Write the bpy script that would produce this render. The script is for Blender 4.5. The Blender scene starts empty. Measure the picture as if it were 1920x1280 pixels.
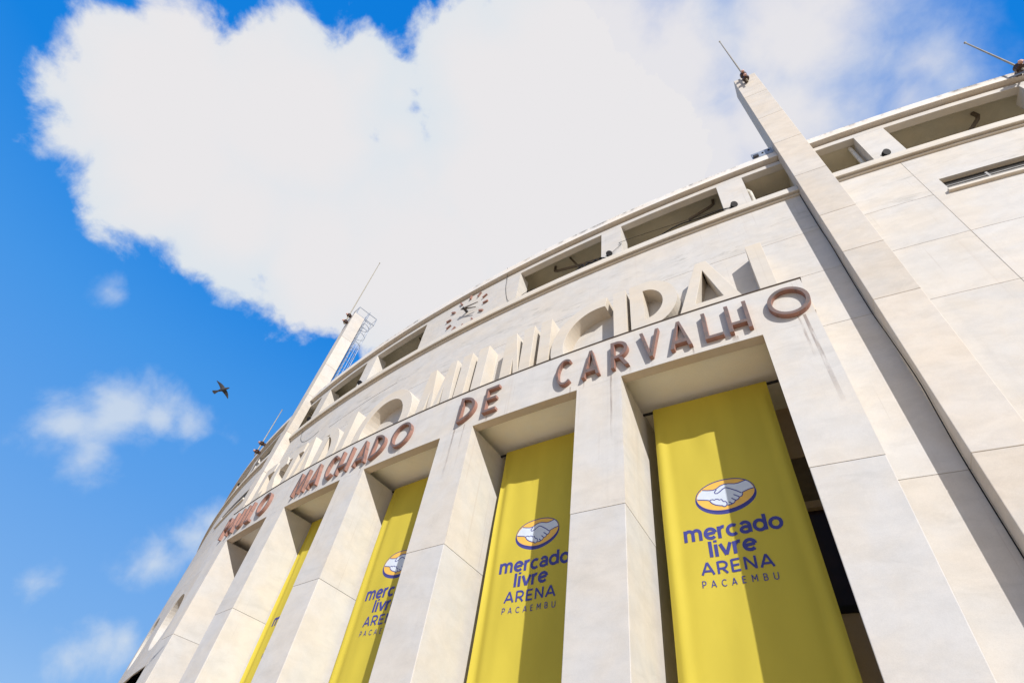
import bpy, bmesh, math, random
from mathutils import Vector, Matrix, noise
from mathutils.geometry import tessellate_polygon
random.seed(7)
sc = bpy.context.scene
COL = sc.collection

# ------------------------------------------------------------------ camera
CAM = Vector((9.334088, -66.943925, 1.65))
FWD = Vector((-0.463340, 0.465210, 0.754252))
RGT = Vector((0.799206, 0.587084, 0.128852))
UPV = Vector((0.382866, -0.662505, 0.643818))
cd = bpy.data.cameras.new('camera'); cam = bpy.data.objects.new('camera', cd); COL.objects.link(cam)
m3 = Matrix((RGT, UPV, -FWD)).transposed()
cam.matrix_world = Matrix.Translation(CAM) @ m3.to_4x4()
cd.sensor_width = 36.0; cd.lens = 19.015; cd.clip_start = 0.05; cd.clip_end = 2000
sc.camera = cam

# ------------------------------------------------------------------ light
SUN = Vector((0.735, -0.505, 0.452)).normalized()          # direction towards the sun
sd = bpy.data.lights.new('sun', 'SUN'); sun = bpy.data.objects.new('sun', sd); COL.objects.link(sun)
sun.rotation_euler = SUN.to_track_quat('Z', 'Y').to_euler()
sd.energy = 4.6; sd.angle = math.radians(0.53); sd.color = (1.0, 0.965, 0.925)

# ------------------------------------------------------------------ sky with clouds
world = bpy.data.worlds.new('World'); sc.world = world; world.use_nodes = True
nt = world.node_tree; nt.nodes.clear()
def N(tree, typ, **kw):
    n = tree.nodes.new(typ)
    for k, v in kw.items():
        if hasattr(n, k): setattr(n, k, v)
        else: n.inputs[k].default_value = v
    return n
def put(tree, sock, v):
    if hasattr(v, 'is_output'): tree.links.new(v, sock)
    else: sock.default_value = v
def math_(tree, op, a, b=0.0, c=0.0, clamp=False):
    n = tree.nodes.new('ShaderNodeMath'); n.operation = op; n.use_clamp = clamp
    put(tree, n.inputs[0], a); put(tree, n.inputs[1], b); put(tree, n.inputs[2], c)
    return n.outputs[0]
def mrange(tree, v, a, b, c=0.0, d=1.0, kind='SMOOTHSTEP'):
    n = tree.nodes.new('ShaderNodeMapRange'); n.interpolation_type = kind
    put(tree, n.inputs[0], v); n.inputs[1].default_value = a; n.inputs[2].default_value = b
    n.inputs[3].default_value = c; n.inputs[4].default_value = d
    return n.outputs[0]
def mixc(tree, f, a, b, mode='MIX'):
    n = tree.nodes.new('ShaderNodeMix'); n.data_type = 'RGBA'; n.blend_type = mode
    put(tree, n.inputs[0], f); put(tree, n.inputs[6], a); put(tree, n.inputs[7], b)
    return n.outputs[2]
def noise_(tree, vec, scale, detail=4, rough=0.5, dist=0.0):
    n = tree.nodes.new('ShaderNodeTexNoise'); put(tree, n.inputs['Vector'], vec)
    n.inputs['Scale'].default_value = scale; n.inputs['Detail'].default_value = detail
    n.inputs['Roughness'].default_value = rough; n.inputs['Distortion'].default_value = dist
    return n
sky = N(nt, 'ShaderNodeTexSky', sky_type='NISHITA', sun_disc=False)
sky.sun_elevation = math.asin(SUN.z); sky.sun_rotation = math.atan2(SUN.x, SUN.y)
sky.altitude = 760; sky.air_density = 1.0; sky.dust_density = 0.3; sky.ozone_density = 2.0
SKYSAT, SKYVAL = 1.32, 1.25
hs = N(nt, 'ShaderNodeHueSaturation'); hs.inputs['Saturation'].default_value = SKYSAT; hs.inputs['Value'].default_value = SKYVAL
hs.inputs['Hue'].default_value = 0.5
nt.links.new(sky.outputs[0], hs.inputs['Color'])
tc = N(nt, 'ShaderNodeTexCoord'); D = tc.outputs['Generated']
# deep polarised blue overhead, paler towards the horizon, all round the compass
sepz = N(nt, 'ShaderNodeSeparateXYZ'); nt.links.new(D, sepz.inputs[0])
rmp = N(nt, 'ShaderNodeValToRGB'); nt.links.new(sepz.outputs[2], rmp.inputs[0])
SK = [(0.0, (.42, .60, .85)), (0.22, (.20, .43, .83)), (0.40, (.115, .36, .83)), (0.55, (.062, .315, .82)), (0.70, (.008, .235, .78)), (1.0, (.003, .205, .74))]
while len(rmp.color_ramp.elements) < len(SK): rmp.color_ramp.elements.new(0.5)
for e, (p, c) in zip(rmp.color_ramp.elements, SK): e.position = p; e.color = c+(1,)
SKYK = 8.1
sc_ = N(nt, 'ShaderNodeVectorMath'); sc_.operation = 'SCALE'; nt.links.new(rmp.outputs[0], sc_.inputs[0]); sc_.inputs['Scale'].default_value = SKYK
blue = mixc(nt, 0.94, hs.outputs[0], sc_.outputs[0])
n1 = noise_(nt, D, 9.0, 9, 0.58, 0.25).outputs['Fac']
n2 = noise_(nt, D, 3.1, 5, 0.5, 0.0).outputs['Fac']
n3 = noise_(nt, D, 26.0, 6, 0.6, 0.3).outputs['Fac']
CLA = [(-0.6438, -0.1609, 0.7481, 0.132), (-0.6881, -0.2432, 0.6837, 0.0382), (-0.6822, -0.2679, 0.6803, 0.0179), (-0.6929, -0.0839, 0.7161, 0.1291), (-0.686, 0.023, 0.7272, 0.1335), (-0.64, 0.1419, 0.7551, 0.1456), (-0.5431, -0.0298, 0.8391, 0.1558), (-0.436, -0.0148, 0.8998, 0.0847), (-0.2897, 0.1406, 0.9467, 0.1626), (-0.566, -0.2127, 0.7965, 0.072), (-0.5252, 0.2751, 0.8053, 0.216), (-0.323, 0.3083, 0.8948, 0.2482), (-0.7086, -0.1864, 0.6805, 0.0492), (-0.7527, -0.0868, 0.6526, 0.0428), (-0.4062, 0.0346, 0.9131, 0.0625), (-0.3841, -0.0087, 0.9233, 0.0273), (-0.2, 0.15, 0.965, 0.15), (-0.2, 0.33, 0.92, 0.19), (-0.4438, 0.0846, 0.8921, 0.0737), (-0.4619, 0.028, 0.8865, 0.0586), (-0.4535, 0.1551, 0.8776, 0.0813)]
CLB = [(-0.1307, 0.1695, 0.9768, 0.2008), (-0.03, 0.262, 0.9643, 0.165), (-0.1162, 0.4113, 0.9041, 0.2255), (0.1428, 0.3143, 0.9385, 0.1597), (0.0687, 0.4003, 0.9138, 0.1529), (0.1645, 0.4353, 0.8851, 0.070), (0.2526, 0.4152, 0.8739, 0.0601), (0.2203, 0.456, 0.8623, 0.0597), (0.1979, 0.3478, 0.9164, 0.0796), (0.2678, 0.4512, 0.8513, 0.0374)]
CLC = [(-0.9046, 0.0637, 0.4215, 0.0369), (-0.8792, 0.1004, 0.4658, 0.050), (-0.8653, 0.1453, 0.4797, 0.0338), (-0.853, 0.1839, 0.4884, 0.0217), (-0.9063, 0.1105, 0.408, 0.0288), (-0.9065, 0.2751, 0.3203, 0.0294), (-0.917, 0.2584, 0.3038, 0.0204), (-0.8804, 0.3012, 0.3663, 0.0312), (-0.8693, 0.302, 0.3912, 0.0259), (-0.9344, 0.284, 0.2152, 0.0299), (-0.943, 0.267, 0.1986, 0.0181), (-0.9247, 0.3052, 0.2275, 0.0218), (-0.8191, -0.0294, 0.573, 0.004), (-0.829, 0.2446, 0.5029, 0.004), (-0.953, 0.1691, 0.2514, 0.006)]
def field(blobs):                                            # 1 - distance / radius, joined smoothly, in sky directions
    f = None
    for x, y, z, r in blobs:
        d = nt.nodes.new('ShaderNodeVectorMath'); d.operation = 'DISTANCE'
        nt.links.new(D, d.inputs[0]); d.inputs[1].default_value = (x, y, z)
        g = math_(nt, 'MULTIPLY_ADD', d.outputs['Value'], -1.0, r)
        f = g if f is None else math_(nt, 'SMOOTH_MAX', f, g, 0.015)
    return f
edge = math_(nt, 'MULTIPLY_ADD', n1, 0.17, -0.085)
fine = math_(nt, 'MULTIPLY_ADD', n3, 0.036, -0.018)
wob = math_(nt, 'ADD', edge, fine)
mA = mrange(nt, math_(nt, 'ADD', field(CLA), wob), -0.010, 0.032)
mB = mrange(nt, math_(nt, 'ADD', field(CLB), math_(nt, 'MULTIPLY', wob, 0.9)), -0.05, 0.13, 0.0, 0.96)
mC = mrange(nt, math_(nt, 'ADD', field(CLC), math_(nt, 'MULTIPLY', wob, 0.72)), -0.022, 0.040, 0.0, 0.74)
# ordinary fair-weather clouds over the rest of the sky
dv = nt.nodes.new('ShaderNodeVectorMath'); dv.operation = 'DOT_PRODUCT'
nt.links.new(D, dv.inputs[0]); dv.inputs[1].default_value = tuple(FWD)
away = mrange(nt, dv.outputs['Value'], 0.63, 0.50)
mD = math_(nt, 'MULTIPLY', mrange(nt, math_(nt, 'MULTIPLY_ADD', n1, 0.45, n2), 0.78, 0.94, 0.0, 0.55), away)
mask = math_(nt, 'MAXIMUM', math_(nt, 'MAXIMUM', mA, mB), math_(nt, 'MAXIMUM', mC, mD))
CLOUD = 6.55
thick = math_(nt, 'ADD', math_(nt, 'MAXIMUM', field(CLA), field(CLB)), math_(nt, 'MULTIPLY_ADD', n2, 0.26, -0.13))
tone = mixc(nt, mrange(nt, math_(nt, 'MULTIPLY_ADD', n1, 0.10, thick), 0.02, 0.16), (CLOUD*0.90, CLOUD*0.975, CLOUD*1.045, 1), (CLOUD*1.02, CLOUD*1.0, CLOUD*1.02, 1))
# warm glow round the sun, out of view, added to warm the shadows
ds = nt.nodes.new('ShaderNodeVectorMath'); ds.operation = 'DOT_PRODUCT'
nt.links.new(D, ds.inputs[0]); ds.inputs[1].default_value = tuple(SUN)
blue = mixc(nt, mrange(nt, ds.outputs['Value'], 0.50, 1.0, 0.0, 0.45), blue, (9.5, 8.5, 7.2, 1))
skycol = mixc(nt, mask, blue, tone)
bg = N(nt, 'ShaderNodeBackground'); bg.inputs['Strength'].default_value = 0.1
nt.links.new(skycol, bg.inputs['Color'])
wo = N(nt, 'ShaderNodeOutputWorld'); nt.links.new(bg.outputs[0], wo.inputs['Surface'])

# ------------------------------------------------------------------ exposure
vs = sc.view_settings; vs.view_transform = 'Standard'; vs.look = 'None'; vs.exposure = 0.3; vs.gamma = 1.0; vs.use_curve_mapping = False

# ------------------------------------------------------------------ materials
def newmat(name):
    m = bpy.data.materials.new(name); m.use_nodes = True
    t = m.node_tree; b = t.nodes['Principled BSDF']; return m, t, b
def scaled(t, vec, s):
    n = t.nodes.new('ShaderNodeVectorMath'); n.operation = 'MULTIPLY'; t.links.new(vec, n.inputs[0]); n.inputs[1].default_value = s
    return n.outputs[0]
def stone(name, base, vein=0.10, dirt=0.0, streak=0.0, spread=0.05, bump=0.16, edge_dirt=False, single=False, smear=0.0):
    m, t, b = newmat(name)
    P = t.nodes.new('ShaderNodeNewGeometry').outputs['Position']
    oi = t.nodes.new('ShaderNodeObjectInfo').outputs['Random']
    off = t.nodes.new('ShaderNodeVectorMath'); off.operation = 'ADD'; t.links.new(P, off.inputs[0])
    cmb = t.nodes.new('ShaderNodeCombineXYZ'); t.links.new(math_(t, 'MULTIPLY', oi, 37.0), cmb.inputs[0]); t.links.new(math_(t, 'MULTIPLY', oi, 11.0), cmb.inputs[2])
    if not single: t.links.new(cmb.outputs[0], off.inputs[1])
    Q = off.outputs[0]
    cloudy = noise_(t, scaled(t, Q, (1, 1, 1.3)), 0.8, 6, 0.6, 0.2).outputs['Fac']
    veins = noise_(t, scaled(t, Q, (1, 1, 1.7)), 2.2, 9, 0.68, 0.35).outputs['Fac']
    grain = noise_(t, P, 90.0, 3, 0.6).outputs['Fac']
    c = base
    lo = tuple(x*(1-vein) for x in base) + (1,); hi = tuple(min(1, x*(1+vein*0.8)) for x in base) + (1,)
    warm = (base[0]*1.05, base[1]*0.985, base[2]*0.88, 1); cool = (base[0]*0.95, base[1]*0.985, base[2]*1.03, 1)
    c1 = mixc(t, mrange(t, veins, 0.3, 0.7), lo, hi)
    c2 = mixc(t, mrange(t, cloudy, 0.34, 0.68), cool, warm)
    col = mixc(t, 0.5, c1, c2)
    # grey smudges, long along the wall
    sm = noise_(t, scaled(t, P, (0.55, 0.55, 2.0)), 1.4, 7, 0.68, 0.8).outputs['Fac']
    col = mixc(t, mrange(t, sm, 0.52, 0.76, 0.0, 0.24 + dirt), col, (base[0]*0.66, base[1]*0.66, base[2]*0.64, 1))
    if smear > 0:                                            # sooty smears along the upper wall
        sz = t.nodes.new('ShaderNodeSeparateXYZ'); t.links.new(P, sz.inputs[0])
        bz = math_(t, 'MULTIPLY', mrange(t, sz.outputs[2], 12.3, 13.3), mrange(t, sz.outputs[2], 14.5, 13.9))
        n4 = noise_(t, scaled(t, P, (0.8, 0.8, 3.2)), 1.3, 8, 0.72, 0.5).outputs['Fac']
        col = mixc(t, math_(t, 'MULTIPLY', mrange(t, n4, 0.53, 0.70, 0.0, smear), bz), col, (base[0]*0.62, base[1]*0.62, base[2]*0.60, 1))
    if streak > 0:
        st = noise_(t, scaled(t, P, (7.0, 7.0, 0.16)), 1.0, 4, 0.6).outputs['Fac']
        col = mixc(t, mrange(t, st, 0.60, 0.76, 0.0, streak), col, (base[0]*0.72, base[1]*0.60, base[2]*0.52, 1))
        st2 = noise_(t, scaled(t, P, (3.0, 3.0, 0.10)), 1.3, 5, 0.6).outputs['Fac']
        col = mixc(t, mrange(t, st2, 0.55, 0.8, 0.0, streak*0.7), col, (base[0]*0.6, base[1]*0.6, base[2]*0.6, 1))
        st3 = noise_(t, scaled(t, P, (24.0, 24.0, 0.30)), 1.0, 3, 0.55).outputs['Fac']
        col = mixc(t, mrange(t, st3, 0.66, 0.76, 0.0, streak*1.6), col, (base[0]*0.52, base[1]*0.44, base[2]*0.38, 1))
    if edge_dirt:
        sp = t.nodes.new('ShaderNodeSeparateXYZ'); t.links.new(P, sp.inputs[0])
        band = mrange(t, sp.outputs[2], 16.93, 17.13)
        sp1 = noise_(t, scaled(t, P, (1, 1, 0.7)), 3.1, 10, 0.80).outputs['Fac']
        cl = noise_(t, P, 0.55, 3, 0.6).outputs['Fac']
        k = math_(t, 'MULTIPLY', mrange(t, math_(t, 'MULTIPLY_ADD', cl, 0.55, sp1), 0.74, 0.94), band)
        col = mixc(t, math_(t, 'MULTIPLY', k, 0.85), col, (0.045, 0.043, 0.04, 1))
    val = math_(t, 'MULTIPLY_ADD', oi, spread*2, 1.0-spread)
    g = math_(t, 'MULTIPLY', val, mrange(t, grain, 0.2, 0.8, 0.95, 1.05))
    vm = t.nodes.new('ShaderNodeVectorMath'); vm.operation = 'SCALE'; t.links.new(col, vm.inputs[0]); t.links.new(g, vm.inputs['Scale'])
    t.links.new(vm.outputs[0], b.inputs['Base Color'])
    b.inputs['Roughness'].default_value = 0.82; b.inputs['Specular IOR Level'].default_value = 0.25
    bp = t.nodes.new('ShaderNodeBump'); bp.inputs['Strength'].default_value = bump; bp.inputs['Distance'].default_value = 0.012
    hsum = math_(t, 'ADD', math_(t, 'MULTIPLY', veins, 0.7), math_(t, 'MULTIPLY', grain, 0.35))
    t.links.new(hsum, bp.inputs['Height']); t.links.new(bp.outputs[0], b.inputs['Normal'])
    return m
def plain(name, col, rough=0.6, metal=0.0, var=0.15, scale=8.0, spec=0.4, bump=0.0):
    m, t, b = newmat(name)
    P = t.nodes.new('ShaderNodeNewGeometry').outputs['Position']
    n = noise_(t, P, scale, 6, 0.62).outputs['Fac']
    c = mixc(t, mrange(t, n, 0.3, 0.7), tuple(x*(1-var) for x in col)+(1,), tuple(min(1, x*(1+var)) for x in col)+(1,))
    t.links.new(c, b.inputs['Base Color']); b.inputs['Roughness'].default_value = rough; b.inputs['Metallic'].default_value = metal
    b.inputs['Specular IOR Level'].default_value = spec
    if bump:
        bp = t.nodes.new('ShaderNodeBump'); bp.inputs['Strength'].default_value = bump; bp.inputs['Distance'].default_value = 0.01
        t.links.new(n, bp.inputs['Height']); t.links.new(bp.outputs[0], b.inputs['Normal'])
    return m
M = {}
M['stone'] = stone('facing_stone', (0.515, 0.487, 0.45), 0.12, 0.10, 0.13, smear=0.75)
M['pier'] = stone('pier_stone', (0.515, 0.495, 0.468), 0.12, 0.04, 0.12)
M['fascia'] = stone('fascia_stone', (0.52, 0.495, 0.46), 0.11, 0.04, 0.30, 0.0, single=True)
M['pylon'] = stone('pylon_stone', (0.51, 0.465, 0.41), 0.14, 0.06, 0.06)
M['cornice'] = stone('cornice_stone', (0.62, 0.58, 0.53), 0.10, -0.1, 0.10, edge_dirt=True)
M['ledge'] = stone('ledge_stone', (0.55, 0.505, 0.44), 0.10, 0.1, 0.0)
M['letter'] = stone('letter_stone', (0.545, 0.495, 0.425), 0.06, 0.0, 0.05, 0.02)
M['lip'] = stone('raw_render', (0.49, 0.42, 0.34), 0.10, 0.05)
M['core'] = stone('joint_mortar', (0.24, 0.21, 0.18), 0.10)
M['plaster'] = stone('gallery_plaster', (0.46, 0.42, 0.33), 0.14, 0.25, 0.12)
M['soffit'] = stone('soffit_plaster', (0.83, 0.80, 0.72), 0.05, 0.0)
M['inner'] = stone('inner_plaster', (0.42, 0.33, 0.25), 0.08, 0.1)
M['brown'] = plain('brown_band', (0.13, 0.10, 0.07), 0.7)
M['glass'] = plain('dark_glass', (0.025, 0.012, 0.014), 0.30, 0, 0.3, 2.0, 0.2)
M['drip'] = plain('drip_metal', (0.10, 0.075, 0.055), 0.6, 0.2)
M['black'] = plain('black_enamel', (0.014, 0.013, 0.014), 0.6, spec=0.15)
M['dark'] = plain('dark_steel', (0.06, 0.058, 0.06), 0.5, 0.5)
M['galv'] = plain('galvanised_steel', (0.27, 0.30, 0.35), 0.5, 0.4)
M['pole'] = plain('pole_paint', (0.29, 0.255, 0.185), 0.5, 0.1)
M['pvc'] = plain('white_pipe', (0.55, 0.53, 0.47), 0.45)
M['pipe'] = plain('brown_pipe', (0.12, 0.095, 0.07), 0.6)
M['porcelain'] = plain('brown_porcelain', (0.045, 0.024, 0.018), 0.25, 0, 0.3, 20)
M['clamp'] = plain('pink_clamp', (0.48, 0.27, 0.21), 0.55, 0, 0.3, 20)
M['slat'] = plain('slat_metal', (0.30, 0.29, 0.27), 0.5)
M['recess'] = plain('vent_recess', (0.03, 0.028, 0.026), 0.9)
M['ground'] = stone('plaza_paving', (0.56, 0.42, 0.27), 0.15, 0.1)
def rust(name, a, b_, thr=0.5):
    m, t, b = newmat(name)
    P = t.nodes.new('ShaderNodeNewGeometry').outputs['Position']
    n = noise_(t, P, 7.0, 8, 0.7, 0.4).outputs['Fac']; g = noise_(t, P, 40.0, 4, 0.7).outputs['Fac']
    f = mrange(t, math_(t, 'MULTIPLY_ADD', g, 0.3, n), thr, thr+0.3)
    t.links.new(mixc(t, f, a+(1,), b_+(1,)), b.inputs['Base Color']); b.inputs['Roughness'].default_value = 0.75
    bp = t.nodes.new('ShaderNodeBump'); bp.inputs['Strength'].default_value = 0.3; bp.inputs['Distance'].default_value = 0.006
    t.links.new(g, bp.inputs['Height']); t.links.new(bp.outputs[0], b.inputs['Normal'])
    return m
M['sign_face'] = rust('weathered_sign_face', (0.150, 0.098, 0.085), (0.088, 0.076, 0.070), 0.55)
M['sign_side'] = rust('salmon_sign_paint', (0.29, 0.15, 0.115), (0.125, 0.085, 0.072), 0.60)
def cloth(name, col):
    m, t, b = newmat(name)
    P = t.nodes.new('ShaderNodeNewGeometry').outputs['Position']
    n = noise_(t, scaled(t, P, (1, 1, 0.35)), 1.3, 4, 0.5).outputs['Fac']
    w = noise_(t, P, 240.0, 2, 0.5).outputs['Fac']
    c = mixc(t, mrange(t, n, 0.3, 0.7), tuple(x*0.94 for x in col)+(1,), tuple(x*1.05 for x in col)+(1,))
    t.links.new(c, b.inputs['Base Color']); b.inputs['Roughness'].default_value = 0.7; b.inputs['Specular IOR Level'].default_value = 0.2
    bp = t.nodes.new('ShaderNodeBump'); bp.inputs['Strength'].default_value = 0.1; bp.inputs['Distance'].default_value = 0.002
    t.links.new(w, bp.inputs['Height']); t.links.new(bp.outputs[0], b.inputs['Normal'])
    tr = t.nodes.new('ShaderNodeBsdfTranslucent'); t.links.new(c, tr.inputs['Color'])
    mx = t.nodes.new('ShaderNodeMixShader'); mx.inputs[0].default_value = 0.22
    out = t.nodes['Material Output']; t.links.new(b.outputs[0], mx.inputs[1]); t.links.new(tr.outputs[0], mx.inputs[2]); t.links.new(mx.outputs[0], out.inputs['Surface'])
    return m
M['banner'] = cloth('yellow_cloth', (0.59, 0.485, 0.062))
M['navy'] = plain('navy_ink', (0.038, 0.042, 0.21), 0.7, 0, 0.06)
M['ink_orange'] = plain('orange_ink', (0.68, 0.40, 0.075), 0.7, 0, 0.04)
M['ink_white'] = plain('white_ink', (0.52, 0.57, 0.64), 0.7, 0, 0.03)
M['feather'] = plain('grey_feathers', (0.028, 0.028, 0.032), 0.8, 0, 0.5, 30)

# ------------------------------------------------------------------ helpers
S = 60.0
def cyl(s, z, r): return Vector((r*math.sin(s/S), -r*math.cos(s/S), z))
def new(name, verts, faces, mat, parent=None, smooth=False, bevel=0.0, mats=None, fmat=None):
    me = bpy.data.meshes.new(name); me.from_pydata([tuple(v) for v in verts], [], faces)
    bm = bmesh.new(); bm.from_mesh(me); bmesh.ops.remove_doubles(bm, verts=bm.verts, dist=1e-5)
    if fmat is None: bmesh.ops.recalc_face_normals(bm, faces=bm.faces)
    bm.to_mesh(me); bm.free()
    for x in (mats or [mat]): me.materials.append(x)
    if fmat:
        for p, k in zip(me.polygons, fmat): p.material_index = k
    if smooth: me.polygons.foreach_set('use_smooth', [True]*len(me.polygons))
    o = bpy.data.objects.new(name, me); COL.objects.link(o)
    if parent: o.parent = parent; o.matrix_parent_inverse = Matrix.Identity(4)
    if bevel:
        b = o.modifiers.new('bevel', 'BEVEL'); b.width = bevel; b.segments = 2; b.limit_method = 'ANGLE'; b.angle_limit = math.radians(35)
    return o
class MB:
    def __init__(s): s.v = []; s.f = []
    def add(s, v, f):
        k = len(s.v); s.v += [Vector(x) for x in v]; s.f += [tuple(i+k for i in q) for q in f]; return s
    def sweep(s, prof, s0, s1, n=1):                    # a closed (r,z) profile carried round the building
        P = len(prof); v = []; f = []
        for i in range(n+1):
            a = s0+(s1-s0)*i/n
            v += [cyl(a, z, r) for r, z in prof]
        for i in range(n):
            for j in range(P):
                a = i*P+j; b = i*P+(j+1) % P
                f.append((a, b, b+P, a+P))
        f.append(tuple(range(P))[::-1]); f.append(tuple(n*P+j for j in range(P)))
        return s.add(v, f)
    def arc(s, s0, s1, r0, r1, z0, z1, n=None):
        n = n or max(1, int(abs(s1-s0)/0.8))
        return s.sweep([(r0, z0), (r1, z0), (r1, z1), (r0, z1)], s0, s1, n)
    def box(s, c, ax, ay, az):                          # centre, half axes
        c = Vector(c); v = []
        for i in (-1, 1):
            for j in (-1, 1):
                for k in (-1, 1): v.append(c+ax*i+ay*j+az*k)
        return s.add(v, [(0, 1, 3, 2), (4, 6, 7, 5), (0, 4, 5, 1), (2, 3, 7, 6), (0, 2, 6, 4), (1, 5, 7, 3)])
    def prism(s, poly, z0, z1):                         # plan polygon (x,y) raised
        n = len(poly); v = [(x, y, z0) for x, y in poly]+[(x, y, z1) for x, y in poly]
        return s.add(v, [tuple(range(n))[::-1], tuple(range(n, 2*n))]+[(i, (i+1) % n, n+(i+1) % n, n+i) for i in range(n)])
    def tube(s, pts, r, n=8, cap=True, r1=None):
        pts = [Vector(p) for p in pts]; L = len(pts); v = []; f = []; up = Vector((0.13, 0.31, 0.94)).normalized()
        for i, p in enumerate(pts):
            d = (pts[min(i+1, L-1)]-pts[max(i-1, 0)]).normalized()
            u = d.cross(up)
            if u.length < 0.1: u = d.cross(Vector((1, 0, 0)))
            u.normalize(); w = d.cross(u)
            rr = r if r1 is None else r+(r1-r)*i/(L-1)
            v += [p+(u*math.cos(2*math.pi*k/n)+w*math.sin(2*math.pi*k/n))*rr for k in range(n)]
        for i in range(L-1):
            for k in range(n): f.append((i*n+k, i*n+(k+1) % n, (i+1)*n+(k+1) % n, (i+1)*n+k))
        if cap: f.append(tuple(range(n))[::-1]); f.append(tuple((L-1)*n+k for k in range(n)))
        return s.add(v, f)
    def lathe(s, c, axis, prof, n=14):                  # prof (dist along axis, radius)
        c = Vector(c); a = Vector(axis).normalized(); u = a.cross(Vector((0.2, 0.3, 0.9))).normalized(); w = a.cross(u); v = []; f = []
        for t_, r in prof: v += [c+a*t_+(u*math.cos(2*math.pi*k/n)+w*math.sin(2*math.pi*k/n))*max(r, 1e-4) for k in range(n)]
        for i in range(len(prof)-1):
            for k in range(n): f.append((i*n+k, i*n+(k+1) % n, (i+1)*n+(k+1) % n, (i+1)*n+k))
        f.append(tuple(range(n))[::-1]); f.append(tuple((len(prof)-1)*n+k for k in range(n)))
        return s.add(v, f)
    def build(s, name, mat, parent=None, **kw): return new(name, s.v, s.f, mat, parent, **kw)
def thing(name, label, cat, group=None):
    o = bpy.data.objects.new(name, None); COL.objects.link(o); o.empty_display_size = 0.2
    o['label'] = label; o['category'] = cat
    if group: o['group'] = group
    return o
def tag(o, label, cat, group=None):
    o['label'] = label; o['category'] = cat
    if group: o['group'] = group
    return o

# extruded letter: outer loop + holes in (s, z), carried on to the curved wall between radii r0 and r1
def extrude_glyph(loops, fmap, name, parent, mats, bevel=0.0):
    V = []; F = []; K = []; off = []
    for lp in loops: off.append(len(V)); V += [fmap(x, z, 1) for x, z in lp]
    nf = len(V)
    for lp in loops: V += [fmap(x, z, 0) for x, z in lp]
    tri = tessellate_polygon([[Vector((x, z, 0)) for x, z in lp] for lp in loops])
    flat = [p for lp in loops for p in lp]
    for t in tri:
        a, b, c = [flat[i] for i in t]
        if (b[0]-a[0])*(c[1]-a[1])-(b[1]-a[1])*(c[0]-a[0]) < 0: t = t[::-1]
        F.append(tuple(t)); K.append(0)
        F.append(tuple(nf+i for i in t[::-1])); K.append(len(mats)-1)
    for lp, o in zip(loops, off):
        n = len(lp); ar = sum(lp[i][0]*lp[(i+1) % n][1]-lp[(i+1) % n][0]*lp[i][1] for i in range(n))
        hole = lp is not loops[0]
        for i in range(n):
            j = (i+1) % n; q = (o+i, nf+o+i, nf+o+j, o+j)
            if (ar < 0) != hole: q = q[::-1]
            if hole: q = q[::-1] if ar > 0 else q
            F.append(q); K.append(len(mats)-1)
    me = bpy.data.meshes.new(name); me.from_pydata([tuple(v) for v in V], [], F)
    for x in mats: me.materials.append(x)
    for p, k in zip(me.polygons, K): p.material_index = k
    bm = bmesh.new(); bm.from_mesh(me); bmesh.ops.recalc_face_normals(bm, faces=bm.faces); bm.to_mesh(me); bm.free()
    o = bpy.data.objects.new(name, me); COL.objects.link(o)
    if parent: o.parent = parent
    if bevel:
        b = o.modifiers.new('bevel', 'BEVEL'); b.width = bevel; b.segments = 2; b.limit_method = 'ANGLE'; b.angle_limit = math.radians(40)
    return o
def ell(cx, cz, rx, rz, a0, a1, n=24, end=True):
    k = n+1 if end else n
    return [(cx+rx*math.cos(math.radians(a0+(a1-a0)*i/n)), cz+rz*math.sin(math.radians(a0+(a1-a0)*i/n))) for i in range(k)]
# glyph outlines: unit height 1, width w, stroke t
def gA(w, t, ap, c0, c1):
    wl, wr = w/2-ap/2, w/2+ap/2; zi = 1-t*0.9
    xi = lambda z: t+(w/2-t)*z/zi
    xo = lambda z: w-xi(z)
    return [[(0, 0), (t, 0), (xi(c0), c0), (xo(c0), c0), (w-t, 0), (w, 0), (wr, 1), (wl, 1)],
            [(xi(c1), c1), (xo(c1), c1), (w/2, zi)]]
def gI(w, t): return [[(0, 0), (w, 0), (w, 1), (0, 1)]]
def gL(w, t): return [[(0, 0), (w, 0), (w, t), (t, t), (t, 1), (0, 1)]]
def gE(w, t, m=0.5): return [[(0, 0), (w, 0), (w, t), (t, t), (t, m-t/2), (w*0.9, m-t/2), (w*0.9, m+t/2), (t, m+t/2), (t, 1-t), (w, 1-t), (w, 1), (0, 1)]]
def gT(w, t): return [[(w/2-t/2, 0), (w/2+t/2, 0), (w/2+t/2, 1-t), (w, 1-t), (w, 1), (0, 1), (0, 1-t), (w/2-t/2, 1-t)]]
def gH(w, t, m=0.5): return [[(0, 0), (t, 0), (t, m-t/2), (w-t, m-t/2), (w-t, 0), (w, 0), (w, 1), (w-t, 1), (w-t, m+t/2), (t, m+t/2), (t, 1), (0, 1)]]
def gV(w, t): return [[(0, 1), (w/2-t*0.5, 0), (w/2+t*0.5, 0), (w, 1), (w-t, 1), (w/2, t*1.2), (t, 1)]]
def gN(w, t): return [[(0, 0), (t, 0), (t, 0.62), (w-t, 0), (w, 0), (w, 1), (w-t, 1), (w-t, 0.38), (t, 1), (0, 1)]]
def gM(w, t): return [[(0, 0), (t, 0), (w*0.10+t, 0.66), (w/2-t*0.28, 0.03), (w/2+t*0.28, 0.03), (w*0.90-t, 0.66), (w-t, 0), (w, 0), (w*0.88, 1), (w*0.88-t*0.85, 1), (w/2, 0.34), (w*0.12+t*0.85, 1), (w*0.12, 1)]]
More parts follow.
